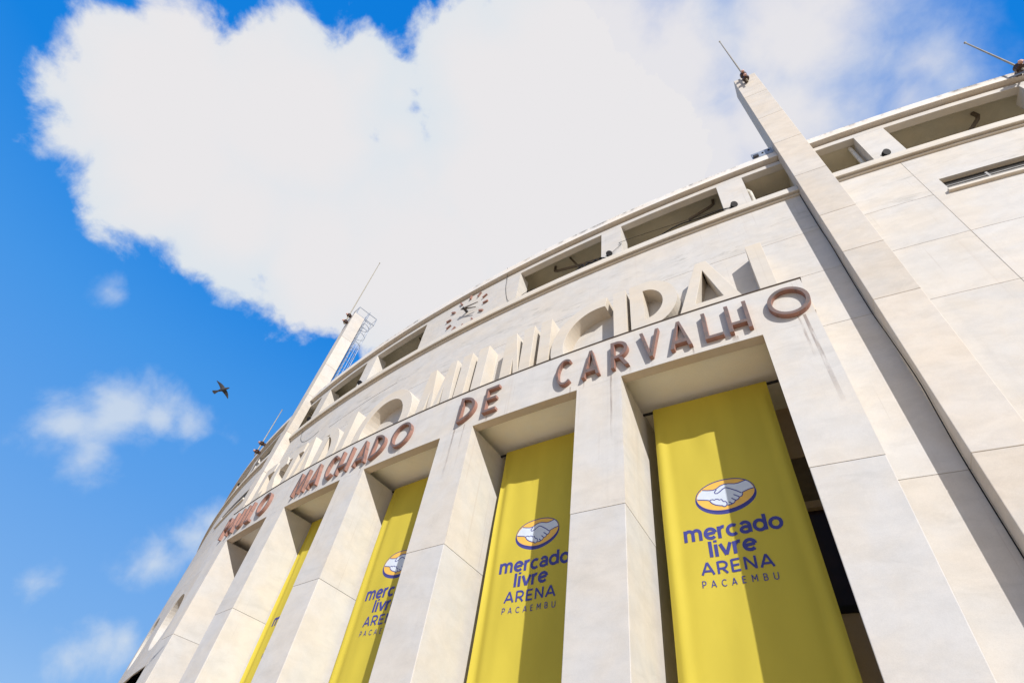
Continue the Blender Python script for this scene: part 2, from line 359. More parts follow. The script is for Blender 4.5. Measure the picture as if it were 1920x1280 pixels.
def gU(w, t):
    r = w/2
    return [[(0, 1)]+ell(r, r, r, r, 180, 360, 20)+[(w, 1), (w-t, 1)]+ell(r, r, r-t, r-t, 360, 180, 20)+[(t, 1)]]
def gO(w, t): return [ell(w/2, 0.5, w/2, 0.5, 0, 360, 40, False), ell(w/2, 0.5, w/2-t, 0.5-t, 0, 360, 40, False)]
def gD(w, t):
    k = max(0.0, w-0.62)
    return [[(0, 0)]+ell(k, 0.5, w-k, 0.5, -90, 90, 26)+[(0, 1)], [(t, t)]+ell(k+0.02, 0.5, w-k-t-0.02, 0.5-t, -90, 90, 26)+[(t, 1-t)]]
def gP(w, t, b=0.55):
    k = max(t*1.05, w-b/2); zc = 1-b/2
    return [[(0, 0), (t, 0), (t, 1-b)]+ell(k, zc, w-k, b/2, -90, 90, 22)+[(0, 1)], [(t, 1-b+t)]+ell(k, zc, w-k-t, b/2-t, -90, 90, 22)+[(t, 1-t)]]
def gR(w, t, b=0.66):
    k = max(t*1.05, w*0.98-b/2); zc = 1-b/2
    return [[(0, 0), (t, 0), (t, 1-b), (w*0.45, 1-b), (w*0.98-t, 0), (w*1.0, 0), (w*0.45+t, 1-b)]+ell(k, zc, w*0.98-k, b/2, -80, 90, 22)+[(0, 1)],
            [(t, 1-b+t)]+ell(k, zc, w*0.98-k-t, b/2-t, -90, 90, 22)+[(t, 1-t)]]
def gC(w, t, a=50, rx=None):
    rx = rx or w*0.56
    return [ell(rx, 0.5, rx, 0.5, a, 360-a, 34)+ell(rx, 0.5, rx-t, 0.5-t, 360-a, a, 34)]
def gS(w, t):
    r1 = 0.25-t*0.0; path = ell(w/2, 0.74, w/2-t/2, 0.26-t/2, 20, 250, 18)+ell(w/2, 0.265, w/2-t/2, 0.265-t/2, 75, -160, 18)
    L, R = [], []
    for i, p in enumerate(path):
        a = path[max(i-1, 0)]; b = path[min(i+1, len(path)-1)]; d = math.hypot(b[0]-a[0], b[1]-a[1]) or 1
        nx, nz = -(b[1]-a[1])/d*t/2, (b[0]-a[0])/d*t/2
        L.append((p[0]+nx, p[1]+nz)); R.append((p[0]-nx, p[1]-nz))
    return [L+R[::-1]]

# ------------------------------------------------------------------ ground
g = MB(); n = 72
g.add([(0, 0, 0)]+[(900*math.cos(2*math.pi*i/n), 900*math.sin(2*math.pi*i/n), 0) for i in range(n)], [(0, 1+i, 1+(i+1) % n) for i in range(n)])
gr = g.build('ground', M['ground']); gr['kind'] = 'structure'

# ------------------------------------------------------------------ the building
RF = 60.61; ZB = 9.469; ZT = 10.71; DE = 3.56772; HW = RF*math.sin(0.021792); YF = RF*math.cos(0.021792); DEP = 1.36
B = thing('stadium_building', 'curved pale stone stadium front with tall bays, attic openings and roof pylons', 'building')
SEND = 33.0
# --- wall facing panels on a mortar core
core = MB()
core.arc(-SEND, -18.75, 59.3, 59.965, 0, 14.90, 18); core.arc(-18.75, -12.70, 59.3, 59.965, 9.96, 14.90, 10); core.arc(-18.75, -12.70, 59.3, 59.5, 6.72, 9.96, 10); core.arc(-12.70, -9.25, 59.3, 59.965, 0, 14.9, 6); core.arc(-18.75, -16.75, 59.3, 59.965, 0, 6.72, 4)
core.arc(-9.25, 9.25, 59.3, 59.965, 9.76, 14.9, 24); core.arc(9.25, 12.55, 59.3, 59.965, 0, 14.9, 6)
core.arc(12.55, 16.25, 59.3, 59.965, 0, 12.94, 6); core.arc(12.55, 16.25, 59.3, 59.965, 13.55, 14.9, 6); core.arc(16.25, SEND, 59.3, 59.965, 0, 14.9, 20)
# vents on the left are cut the same way (the stretch above the doorway)
core.build('wall_core', M['core'], B)
G = 0.0032
def panel(s0, s1, z0, z1):
    MB().arc(s0+G, s1-G, 59.94, 60.0, z0+G, z1-G).build('wall_panel', M['stone'], B, bevel=0.004)
ZC = [0, 3.31, 6.62, 9.95, 11.53, 13.02, 14.67]
PR = (10.25, 10.945); PL = (-10.62, -9.95)
MB().arc(-9.3, 9.3, 59.94, 60.0, 9.76, 9.95-G, 24).build('wall_panel', M['stone'], B)
panel(PL[0]+0.35, PR[0]+0.3, 9.95, 11.53); panel(PL[0]+0.35, PR[0]+0.3, 11.53, 13.02); panel(PL[0]+0.35, PR[0]+0.3, 13.02, 14.67)
for i in range(3):
    panel(9.2, PR[0]+0.3, ZC[i], ZC[i+1] if i < 2 else 9.95-0.0) if i < 2 else panel(9.345, PR[0]+0.3, ZC[2], 9.95)
    panel(PL[0]+0.35, -9.2, ZC[i], ZC[i+1]) if i < 2 else panel(PL[0]+0.35, -9.345, ZC[2], 9.95)
for i in range(6):
    panel(PR[0]+0.35, 12.33, ZC[i], ZC[i+1])
    panel(-12.33, PL[0]+0.3, ZC[i], ZC[i+1])
def vent_panel(a, v0, v1, b):                             # one facing panel with the vent cut out of it
    m_ = MB()
    m_.arc(a+G, v0, 59.94, 60.0, 11.53+G, 14.67-G); m_.arc(v1, b-G, 59.94, 60.0, 11.53+G, 14.67-G)
    m_.arc(v0, v1, 59.94, 60.0, 13.53, 14.67-G); m_.arc(v0, v1, 59.94, 60.0, 11.53+G, 12.97)
    m_.build('wall_panel', M['stone'], B)
vent_panel(12.33, 12.62, 16.2, 18.5)
for i in range(4): panel(12.33, 18.5, ZC[i], ZC[i+1])
for i in range(6):
    for a, b in ((18.5, 24.7), (24.7, SEND)):
        panel(a, b, ZC[i], ZC[i+1]); panel(-b, -a, ZC[i], ZC[i+1])
# left stretch with vent, two round windows and a doorway head
vent_panel(-18.5, -16.2, -12.62, -12.33)
panel(-18.5, -12.33, 9.95, 11.53)
panel(-12.85, -12.33, 0, 6.70); panel(-18.5, -16.75, 0, 6.70)
OCZ, OCR = 8.36, 0.98
panel(-12.72, -12.33, 6.70, 9.95); panel(-16.28, -15.18, 6.70, 9.95)
for oc in (-13.95, -17.5):
    hw = 1.23 if oc > -15 else 1.215
    loops = [[(oc-hw+G, 6.70+G), (oc-0.4, 6.70+G), (oc+0.4, 6.70+G), (oc+hw-G, 6.70+G), (oc+hw-G, 8.3), (oc+hw-G, 9.95-G), (oc+0.4, 9.95-G), (oc-0.4, 9.95-G), (oc-hw+G, 9.95-G), (oc-hw+G, 8.3)], ell(oc, OCZ, OCR, OCR, 0, 360, 48, False)]
    extrude_glyph(loops, lambda x, z, k: cyl(x, z, 60.0 if k else 59.97), 'wall_panel', B, [M['stone']])
    # round window: deep plastered reveal, set-back pane with a cross bar
    v = []; f = []; n = 48
    prof = [(60.0, OCR), (59.985, OCR-0.012), (59.64, OCR-0.03), (59.60, OCR-0.03), (59.60, OCR+0.03), (59.968, OCR+0.03)]
    for r, rr in prof: v += [cyl(oc+rr*math.cos(2*math.pi*i/n), OCZ+rr*math.sin(2*math.pi*i/n), r) for i in range(n)]
    for k in range(len(prof)-1):
        for i in range(n): f.append((k*n+i, k*n+(i+1) % n, (k+1)*n+(i+1) % n, (k+1)*n+i))
    fr = new('round_window', v, f, M['pier'], B)
    v = [cyl(oc+(OCR-0.02)*math.cos(2*math.pi*i/n), OCZ+(OCR-0.02)*math.sin(2*math.pi*i/n), 59.63) for i in range(n)]
    new('pane', v, [tuple(range(n))], M['glass'], fr)
    for z_ in (OCZ-0.32, OCZ+0.32): MB().arc(oc-0.88, oc+0.88, 59.635, 59.67, z_-0.02, z_+0.02, 2).build('glazing_bar', M['brown'], fr)
    for s_ in (oc-0.32, oc+0.32): MB().arc(s_-0.02, s_+0.02, 59.635, 59.665, OCZ-0.88, OCZ+0.88, 1).build('glazing_bar', M['brown'], fr)
# doorway head
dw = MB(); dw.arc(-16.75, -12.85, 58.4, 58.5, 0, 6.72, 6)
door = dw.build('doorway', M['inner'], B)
MB().arc(-16.0, -13.6, 58.5, 58.54, 0, 6.0, 4).build('gate', M['brown'], door)
# --- vents with slats
def vent(s0, s1):
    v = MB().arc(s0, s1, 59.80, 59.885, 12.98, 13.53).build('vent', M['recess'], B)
    MB().arc(s0-0.06, s1+0.06, 59.70, 60.07, 12.93, 13.005).build('sill', M['ledge'], v, bevel=0.008)
    sl = [13.07, 13.14, 13.21]
    for z in sl: MB().arc(s0+0.01, s1-0.01, 59.965, 59.985, z, z+0.020).build('slat', M['slat'], v)
    k = int(round((s1-s0)/0.72))
    for i in range(1, k): MB().arc(s0+(s1-s0)*i/k-0.02, s0+(s1-s0)*i/k+0.02, 59.95, 59.992, 13.006, 13.32, 1).build('mullion', M['slat'], v)
    MB().arc(s0-0.01, s1+0.01, 59.885, 59.938, 13.53, 13.56).build('vent_head', M['ledge'], v)
    for a in (s0, s1): MB().arc(a-0.02, a+0.004, 59.885, 59.938, 13.006, 13.528, 1).build('vent_jamb', M['ledge'], v)
vent(12.62, 16.2)
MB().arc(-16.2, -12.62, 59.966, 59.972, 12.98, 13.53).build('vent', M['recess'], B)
lv = MB().arc(-16.26, -12.56, 59.966, 60.07, 12.93, 13.005).build('vent_sill', M['ledge'], B, bevel=0.008)
for z in (13.1, 13.22): MB().arc(-16.19, -12.63, 59.974, 59.99, z, z+0.022).build('slat', M['slat'], lv)

# --- portico: fascia, drip edge, piers, bays
fa = MB(); fa.arc(-9.34, 9.34, 60.40, RF, ZB, ZT, 60)
fa.build('fascia', M['fascia'], B)
MB().arc(-9.30, 9.30, 60.402, RF-0.004, ZB-0.004, ZB+0.001, 60).build('lintel_underside', M['lip'], B)
for k in range(-2, 3):
    MB().arc(max(-9.15, k*DE-DE/2), min(9.15, k*DE+DE/2), 58.38, 60.398, ZB+0.2, 9.755, 8).build('soffit', M['soffit'], B)
for a in (-9.34, 9.34):
    MB().arc(min(a, a*0.981), max(a, a*0.981), 59.99, 60.40, ZB, ZT-0.002, 1).build('fascia_return', M['fascia'], B)
MB().arc(-9.36, 9.36, 60.40, RF+0.02, ZT+0.002, ZT+0.020, 60).build('drip_edge', M['drip'], B)
def bay_frame(k):
    c = k*DE/S; return Vector((math.sin(c), -math.cos(c), 0)), Vector((math.cos(c), math.sin(c), 0))
def jamb(k, side, d):
    n, t = bay_frame(k); p = n*(YF-d)+t*(HW*side); return (p.x, p.y)
def wallpt(s, r): p = cyl(s, 0, r); return (p.x, p.y)
def pier_poly(i, inset, front):                          # pier left of bay i-2 ... right of bay 2
    e = inset
    if i == 0: L = [wallpt(-9.34+e, RF-e), wallpt(-9.34+e, 59.99)]; R = [jamb(-2, -1, DEP-e), jamb(-2, -1, e)]
    elif i == 5: R = [wallpt(9.34-e, 59.99), wallpt(9.34-e, RF-e)]; L = [jamb(2, 1, e), jamb(2, 1, DEP-e)]
    else: L = [jamb(i-3, 1, e), jamb(i-3, 1, DEP-e)]; R = [jamb(i-2, -1, DEP-e), jamb(i-2, -1, e)]
    poly = L+R
    if e:
        cx = sum(p[0] for p in poly)/4; cy = sum(p[1] for p in poly)/4
        poly = [(cx+(p[0]-cx)*(1-e*1.5), cy+(p[1]-cy)*(1-e*1.5)) for p in poly]
    return poly
for i in range(6):
    pr = MB().prism(pier_poly(i, 0.02, 0), 0.0, ZB-0.02).build('pier', M['core'], B)
    zs = [0.0, 3.31, 6.62, ZB]
    for a, b in zip(zs[:-1], zs[1:]):
        MB().prism(pier_poly(i, 0, 0), a+(G if a else 0), b-(G if b < 9 else 0.0)).build('block', M['fascia' if b > 9 else 'pier'], pr, bevel=0.0 if b > 9 else 0.010)
for i in range(1, 5):                                       # the piers go on, a little narrower, to the back wall
    def q_(k, side, d): n, t = bay_frame(k); p = n*(YF-d)+t*((HW+0.035)*side); return (p.x, p.y)
    MB().prism([q_(i-3, 1, DEP+0.002), q_(i-3, 1, 2.22), q_(i-2, -1, 2.22), q_(i-2, -1, DEP+0.002)], 0, ZB+0.198).build('rear_pier', M['pier'], B)
# back of the portico: plaster wall with high windows, brown band
for k in range(-2, 3):
    s0, s1 = k*DE-DE/2, k*DE+DE/2
    if k == -2: s0 = -9.3
    if k == 2: s1 = 9.3
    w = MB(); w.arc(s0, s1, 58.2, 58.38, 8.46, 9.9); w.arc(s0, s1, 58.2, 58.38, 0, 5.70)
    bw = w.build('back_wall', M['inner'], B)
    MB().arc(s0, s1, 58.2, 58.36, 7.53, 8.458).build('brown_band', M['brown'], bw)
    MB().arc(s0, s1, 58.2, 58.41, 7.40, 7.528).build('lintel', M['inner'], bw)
    wn = MB().arc(s0, s1, 58.2, 58.30, 5.72, 7.398).build('window', M['glass'], B)
    MB().arc(s0, s1, 58.302, 58.42, 5.66, 5.76).build('sill', M['black'], wn)
    for q in (-0.9, 0.0, 0.9): MB().arc(k*DE+q-0.03, k*DE+q+0.03, 58.302, 58.36, 5.762, 7.396, 1).build('mullion', M['black'], wn)
for sd_ in (-1, 1): MB().arc(min(9.31*sd_, 9.2*sd_), max(9.31*sd_, 9.2*sd_), 58.38, 59.28, 0, ZB+0.19, 1).build('side_wall', M['inner'], B)

# --- string course, attic piers, lintel, gallery, cornice, roof
def runs(a, b): return max(2, int((b-a)/0.8))
LEDGE = [(59.97, 14.672), (60.055, 14.672), (60.055, 14.700), (60.015, 14.700), (60.015, 14.745), (60.10, 14.745), (60.10, 14.725), (60.13, 14.725), (60.135, 14.80), (60.13, 14.95), (59.97, 14.965)]
CORN = [(59.862, 16.885), (60.10, 16.885), (60.10, 16.86), (60.13, 16.86), (60.13, 17.10), (60.12, 17.145), (59.862, 17.145)]
for a, b in ((-SEND, PL[0]-0.003), (PL[1]+0.003, PR[0]-0.003), (PR[1]+0.003, SEND)):
    MB().sweep(LEDGE, a, b, runs(a, b)).build('string_course', M['ledge'], B, bevel=0.006)
    MB().sweep(CORN, a, b, runs(a, b)).build('cornice', M['cornice'], B, bevel=0.006)
ops_r = [(2.16, 5.10), (5.74, 8.56), (9.24, 11.98), (12.64, 15.42), (16.05, 18.8), (19.45, 22.2), (22.85, 25.6)]
ops_l = [(-4.91, -2.08), (-8.20, -5.55), (-11.55, -8.88), (-15.5, -12.80), (-18.9, -16.1), (-22.3, -19.5), (-25.7, -22.9)]
ops = sorted(ops_l+ops_r)
edges = [-SEND]+[x for o in ops for x in o]+[SEND]
for a, b in zip(edges[0::2], edges[1::2]):
    MB().arc(a, b, 59.55, 60.0, 14.967, 16.598).build('attic_pier', M['stone'], B)
MB().arc(-SEND, SEND, 59.80, 59.998, 16.60, 16.78, 80).arc(-SEND, SEND, 59.80, 59.86, 16.781, 17.10, 80).build('attic_lintel', M['stone'], B, bevel=0.008)
MB().arc(-SEND, SEND, 57.9, 58.2, 14.9, 17.1, 60).build('gallery_wall', M['plaster'], B)
MB().arc(-SEND, SEND, 57.9, 59.96, 14.905, 14.96, 60).build('gallery_floor', M['plaster'], B)
MB().arc(-SEND, SEND, 57.9, 59.798, 17.06, 17.10, 60).build('gallery_ceiling', M['plaster'], B)
for a, b in ((9.2, 12.0), (-11.6, -8.85)): MB().arc(a, b, 58.2, 59.797, 16.62, 17.05, 6).build('gallery_beam', M['plaster'], B)
MB().arc(-SEND, SEND, 50.0, 59.96, 17.105, 17.135, 60).build('roof', M['plaster'], B)
# stub walls closing the gallery beside the pylons
for s_ in (10.62, -10.25, 0.05): MB().arc(s_-0.25, s_+0.25, 58.2, 59.70, 14.962, 16.59, 1).build('gallery_pier', M['plaster'], B)
MB().arc(-11.5, -8.9, 59.25, 59.35, 14.962, 16.60, 4).build('gallery_screen', M['plaster'], B)
# pylons
ZP = [0, 3.31, 6.62, 9.90, 11.48, 12.97, 15.0, 17.14, 19.14, 21.22, 23.18]
for (a, b) in (PR, PL):
    py = MB().arc(a+0.02, b-0.02, 59.99, 60.30, 0, 17.3, 1).arc(a+0.02, b-0.02, 59.77, 60.30, 17.3, 23.1, 1).build('pylon', M['core'], B)
    for z0, z1 in zip(ZP[:-1], ZP[1:]):
        MB().arc(a, b, 59.75 if z0 > 17 else 59.985, 60.35, z0+(0.003 if z0 else 0), z1-0.003, 1).build('block', M['pylon'], py, bevel=0.010)
# drain pipes seen in the openings
def pipe(pts, r, mat): MB().tube([cyl(*p) for p in pts], r, 10).build('drain_pipe', mat, B, smooth=False)
pipe([(11.88, 14.97, 59.74), (11.88, 16.60, 59.74)], 0.05, M['pvc'])
pipe([(9.33, 14.97, 59.74), (9.33, 16.1, 59.74), (9.28, 16.3, 59.72)], 0.045, M['pvc'])
pipe([(14.76, 17.05, 59.42), (14.78, 16.85, 59.42), (14.72, 16.72, 59.40), (14.40, 16.32, 59.36), (14.3, 16.2, 59.0)], 0.05, M['pipe'])
pipe([(3.12, 17.05, 59.42), (3.12, 16.80, 59.42), (3.2, 16.74, 59.42), (4.05, 16.45, 59.42), (4.8, 16.30, 59.42)], 0.045, M['pipe'])
pipe([(3.72, 17.05, 59.50), (4.10, 16.2, 59.44)], 0.032, M['pipe'])
pipe([(8.38, 17.05, 59.42), (8.36, 16.82, 59.42), (8.25, 16.72, 59.42), (7.6, 16.5, 59.40)], 0.045, M['pipe'])
pipe([(-3.1, 16.95, 59.52), (-2.7, 16.3, 59.50)], 0.035, M['pipe'])

# ------------------------------------------------------------------ the two inscriptions
LZ0, LH = 10.0, 2.66
big = thing('relief_sign', 'big cream relief letters reading ESTADIO MUNICIPAL behind the fascia edge', 'sign')
T = 0.32/LH
def big_letter(loops_unit, s0):
    def fm(x, z, k): return cyl(s0+x*LH, LZ0+z*LH, 60.38 if k else 59.985)
    return extrude_glyph(loops_unit, fm, 'letter', big, [M['letter']], bevel=0.008)
def W(m): return m/LH
big_letter(gE(W(0.85), T*1.2), -9.22)
big_letter(gS(W(0.92), T*1.2), -8.28)
big_letter(gT(W(0.92), T*1.2), -7.28)
big_letter(gA(W(1.52), T*1.25, T*0.9, 0.34, 0.45), -6.72)
big_letter(gD(W(1.22), T*1.2), -5.14)
big_letter(gI(W(0.33), T), -3.80)
big_letter(gO(W(2.45), T*1.12), -3.36+0.32)
big_letter(gM(W(1.36), T*0.92), -0.38)
big_letter(gU(W(0.90), T*1.02), 1.05)
big_letter(gN(W(0.88), T), 2.53)
big_letter(gI(W(0.31), T), 3.61)
big_letter(gC(W(1.50), T*1.05, 80, W(1.25)), 3.98)
big_letter(gI(W(0.31), T), 5.60)
big_letter(gP(W(1.08), T, 0.64), 6.01)
big_letter(gA(W(1.90), T*1.12, T*0.75, 0.30, 0.455), 6.755)
big_letter(gL(W(0.72), T), 8.675)

name = thing('name_sign', 'small red brown metal letters reading PAULO MACHADO DE CARVALHO on the fascia', 'sign')
NZ0, NH = 9.655, 0.765
def small(loops, s0, dz=0.0, h=NH):
    def fm(x, z, k): return cyl(s0+x*h, NZ0+dz+z*h, 60.712 if k else 60.606)
    return extrude_glyph(loops, fm, 'letter', name, [M['sign_face'], M['sign_side']], bevel=0.004)
tn = 0.096; ws = lambda m: m/NH
def sA(w): return gA(ws(w), tn, tn*0.9, 0.16, 0.29)
small(gP(ws(0.36), tn, 0.56), -9.16); small(sA(0.44), -8.66); small(gU(ws(0.42), tn), -8.02); small(gL(ws(0.33), tn), -7.34); small(gO(ws(0.68), tn*0.95), -6.76, 0.02)
small(gM(ws(0.60), tn*0.9), -4.60); small(sA(0.46), -3.82); small(gC(ws(0.40), tn*0.85, 48), -3.08); small(gH(ws(0.48), tn, 0.30), -2.54); small(sA(0.48), -1.80); small(gD(ws(0.47), tn), -1.16); small(gO(ws(0.69), tn*0.95), -0.45, 0.02)
small(gD(ws(0.47), tn), 1.80); small(gE(ws(0.37), tn, 0.52), 2.53)
small(gC(ws(0.38), tn*0.8, 52), 4.40); small(sA(0.40), 5.01); small(gR(ws(0.37), tn, 0.66), 5.66); small(gV(ws(0.40), tn), 6.28); small(sA(0.41), 6.86); small(gL(ws(0.33), tn), 7.51); small(gH(ws(0.40), tn, 0.27), 7.94); small(gO(ws(0.69), tn*0.95), 8.665, 0.03)

# run marks below the letters: thin stains, each a film on the fascia
sm_, st_, sb_ = newmat('rust_run'); tcn = st_.nodes.new('ShaderNodeTexCoord'); spz = st_.nodes.new('ShaderNodeSeparateXYZ'); st_.links.new(tcn.outputs['Generated'], spz.inputs[0])
gp = st_.nodes.new('ShaderNodeNewGeometry').outputs['Position']
na = noise_(st_, scaled(st_, gp, (18, 18, 2.2)), 1.0, 5, 0.65).outputs['Fac']
al = math_(st_, 'MULTIPLY', math_(st_, 'MULTIPLY', mrange(st_, na, 0.30, 0.62), math_(st_, 'POWER', spz.outputs[2], 0.7)), 0.42)
st_.links.new(al, sb_.inputs['Alpha']); sb_.inputs['Base Color'].default_value = (0.20, 0.125, 0.095, 1); sb_.inputs['Roughness'].default_value = 0.85
for s_, w_, z1_, z0_ in [(6.47, .030, 9.64, 9.472), (7.98, .045, 9.66, 9.472), (8.04, .02, 9.62, 9.472), (6.02, .025, 9.64, 9.472), (5.03, .02, 9.64, 9.472), (7.25, .018, 9.64, 9.472), (4.72, .02, 9.62, 9.30), (9.16, .035, 9.70, 7.6), (9.06, .02, 9.70, 8.6),
                         (-0.08, .035, 9.66, 9.472), (-0.22, .02, 9.64, 9.472), (-3.72, .025, 9.64, 9.472), (-3.36, .03, 9.64, 9.472), (-1.45, .03, 9.64, 9.30), (2.0, .02, 9.62, 8.9), (2.62, .03, 9.62, 9.472), (5.62, .025, 9.60, 7.9), (-4.3, .025, 9.62, 9.472), (1.72, .03, 9.60, 8.2), (-7.0, .03, 9.62, 9.472)]:
    MB().add([cyl(s_-w_, z0_, RF+0.0025), cyl(s_+w_, z0_, RF+0.0025), cyl(s_+w_*0.7, z1_, RF+0.0025), cyl(s_-w_*0.7, z1_, RF+0.0025)], [(0, 1, 2, 3)]).build('rust_stain', sm_, B)

# ------------------------------------------------------------------ clock on the attic wall
clk = thing('wall_clock', 'wall clock of twelve red brown bars with dark hands above the big letters', 'clock')
CS, CZ = 0.05, 15.86
for h in range(12):
    a = math.radians(90-30*h); ca, sa = math.cos(a), math.sin(a); r0, r1, hwid = 0.71, 0.91, 0.029
    lp = [(r0*ca-hwid*sa, r0*sa+hwid*ca), (r0*ca+hwid*sa, r0*sa-hwid*ca), (r1*ca+hwid*sa, r1*sa-hwid*ca), (r1*ca-hwid*sa, r1*sa+hwid*ca)]
    extrude_glyph([lp], lambda x, z, k: cyl(CS+x, CZ+z*0.99-0.0, 60.055 if k else 59.99), 'hour_bar', clk, [M['sign_side'], M['sign_side']])
def hand(ang, L, r, nm):
    a = math.radians(ang); ca, sa = math.cos(a), math.sin(a)
    pts = [(-0.13, -0.03), (-0.13, 0.03), (0.08, 0.036), (L, 0.010), (L, -0.010), (0.08, -0.036)]
    lp = [(x*ca-y*sa, x*sa+y*ca) for x, y in pts]
    extrude_glyph([lp], lambda x, z, k: cyl(CS+x, CZ+z, r if k else r-0.02), nm, clk, [M['pipe']])
hand(-8, 0.64, 60.20, 'minute_hand'); hand(-26, 0.62, 60.165, 'hour_hand')
MB().lathe(cyl(CS, CZ, 59.99), cyl(CS, 0, 1), [(0, 0.05), (0.16, 0.05), (0.235, 0.035)], 12).build('spindle', M['dark'], clk)

# ------------------------------------------------------------------ banners
BD = 1.16
def wave(x, z, seed):
    e = math.exp(-((abs(x)-1.1)/0.22)**2)
    w = 0.034*e*math.sin(x*19+seed*3+z*0.25)+0.016*math.sin(x*2.3+0.35*z+seed*1.7)+0.007*math.sin(5.3*x-0.22*z+seed)
    w += 0.0035*noise.noise(Vector((x*4.0, z*1.6, seed*3.3)))
    w += 0.012*noise.noise(Vector((x*0.9, z*0.45, seed*5.1)))
    w += 0.014*math.sin(13*x+seed*2.1+0.6*z)*math.exp(-(ZB-z)/1.1)+0.006*math.sin(9*x-1.3*z+seed)
    top = max(0.0, min(1.0, (ZB-0.03-z)/0.5))
    return w*top
def banner(k, label, seed, BD=1.16, sh=0.0):
    n, t = bay_frame(k)
    bt = thing('banner', label, 'banner', 'yellow banners hanging between the piers')
    def pt(x, z, lift=0.0): return n*(YF-BD+wave(x, z, seed)+lift)+t*(x+sh)+Vector((0, 0, z))
    nx, nz = 56, 60; z1, z0 = ZB+0.02, 2.4; v = []; f = []
    for j in range(nz+1):
        for i in range(nx+1):
            x = -1.10+2.20*i/nx; z = z0+(z1-z0)*j/nz
            x += 0.006*math.sin(z*1.1+seed)*(1 if abs(x) > 1.0 else 0)
            v.append(pt(x, z))
    for j in range(nz):
        for i in range(nx):
            a = j*(nx+1)+i; f.append((a, a+1, a+nx+2, a+nx+1))
    cl = new('cloth', v, f, M['banner'], bt, smooth=True)
    MB().tube([n*(YF-BD-0.04)+t*(-HW+0.002)+Vector((0, 0, ZB-0.015)), n*(YF-BD-0.04)+t*(HW-0.002)+Vector((0, 0, ZB-0.015))], 0.028, 8).build('hanging_rod', M['black'], bt)
    # ---- print: thin ink films a fraction of a millimetre proud of the cloth
    lay = [0.0016]
    def strip(mb, pts, w, cap=False):
        lay[0] += 0.00004; L = lay[0]
        q = [pts[0]]
        for a, b in zip(pts[:-1], pts[1:]):
            d = math.hypot(b[0]-a[0], b[1]-a[1]); m = max(1, int(d/0.06))
            q += [(a[0]+(b[0]-a[0])*i/m, a[1]+(b[1]-a[1])*i/m) for i in range(1, m+1)]
        V = []; F = []
        closed = math.hypot(q[0][0]-q[-1][0], q[0][1]-q[-1][1]) < 1e-6
        for i, p in enumerate(q):
            a = q[i-1] if i else (q[-2] if closed else q[0]); b = q[i+1] if i < len(q)-1 else (q[1] if closed else q[-1])
            d = math.hypot(b[0]-a[0], b[1]-a[1]) or 1; ox, oz = -(b[1]-a[1])/d*w/2, (b[0]-a[0])/d*w/2
            V += [pt(p[0]+ox, p[1]+oz, L), pt(p[0]-ox, p[1]-oz, L)]
        for i in range(len(q)-1): F.append((2*i, 2*i+1, 2*i+3, 2*i+2))
        mb.add(V, F)
    def fill(mb, loop, L):
        c = (sum(p[0] for p in loop)/len(loop), sum(p[1] for p in loop)/len(loop))
        tri = tessellate_polygon([[Vector((x, z, 0)) for x, z in loop]])
        bm = bmesh.new(); vs_ = [bm.verts.new((x, 0, z)) for x, z in loop]
        for tq in tri:
            try: bm.faces.new([vs_[i] for i in tq])
            except ValueError: pass
        for _ in range(5):
            le = [e for e in bm.edges if e.calc_length() > 0.06]
            if le: bmesh.ops.subdivide_edges(bm, edges=le, cuts=1); bmesh.ops.triangulate(bm, faces=bm.faces)
        bm.verts.index_update()
        mb.add([pt(q.co.x, q.co.z, L) for q in bm.verts], [tuple(q.index for q in fc.verts) for fc in bm.faces]); bm.free()
    # emblem
    em = MB(); fill(em, ell(-0.024, 7.205, 0.497, 0.312, 0, 360, 56, False), 0.0012)
    emo = em.build('emblem', M['navy'], bt)
    o1 = MB(); fill(o1, ell(-0.022, 7.243, 0.478, 0.283, 0, 360, 56, False), 0.0024); o1.build('emblem_ground', M['ink_orange'], emo)
    HAND = [(-0.378, 7.404), (-0.293, 7.382), (-0.202, 7.368), (-0.148, 7.381), (-0.078, 7.423), (-0.006, 7.44), (0.061, 7.433), (0.158, 7.402), (0.224, 7.399), (0.294, 7.413), (0.357, 7.426), (0.400, 7.366), (0.436, 7.284), (0.445, 7.257), (0.36, 7.243), (0.256, 7.212), (0.256, 7.18), (0.233, 7.145), (0.194, 7.14), (0.176, 7.105), (0.124, 7.09), (0.097, 7.056), (0.05, 7.04), (-0.005, 7.038), (-0.02, 7.048), (-0.046, 7.027), (-0.074, 7.027), (-0.098, 7.051), (-0.135, 7.059), (-0.199, 7.085), (-0.25, 7.122), (-0.278, 7.161), (-0.281, 7.182), (-0.33, 7.202), (-0.482, 7.237), (-0.479, 7.285), (-0.438, 7.352)]
    h = MB(); fill(h, HAND, 0.0036); h.build('handshake', M['ink_white'], emo)
    ln = MB(); lay[0] = 0.0046
    strip(ln, HAND[:11], 0.017); strip(ln, HAND[13:]and HAND[13:35], 0.017)
    strip(ln, [(-0.144, 7.369), (-0.185, 7.324), (-0.178, 7.298), (-0.145, 7.291), (-0.101, 7.312), (-0.05, 7.348), (-0.006, 7.369), (0.026, 7.362), (0.088, 7.324), (0.172, 7.265), (0.243, 7.202)], 0.018)
    for s_ in ([(0.112, 7.208), (0.19, 7.148)], [(0.069, 7.151), (0.13, 7.092)], [(0.02, 7.092), (0.067, 7.046)]): strip(ln, s_, 0.017)
    strip(ln, [(-0.281, 7.182), (-0.262, 7.194), (-0.233, 7.195), (-0.208, 7.176), (-0.183, 7.191), (-0.15, 7.184), (-0.13, 7.163), (-0.095, 7.169), (-0.073, 7.131), (-0.07, 7.121), (-0.032, 7.113), (-0.015, 7.08), (-0.023, 7.049)], 0.016)
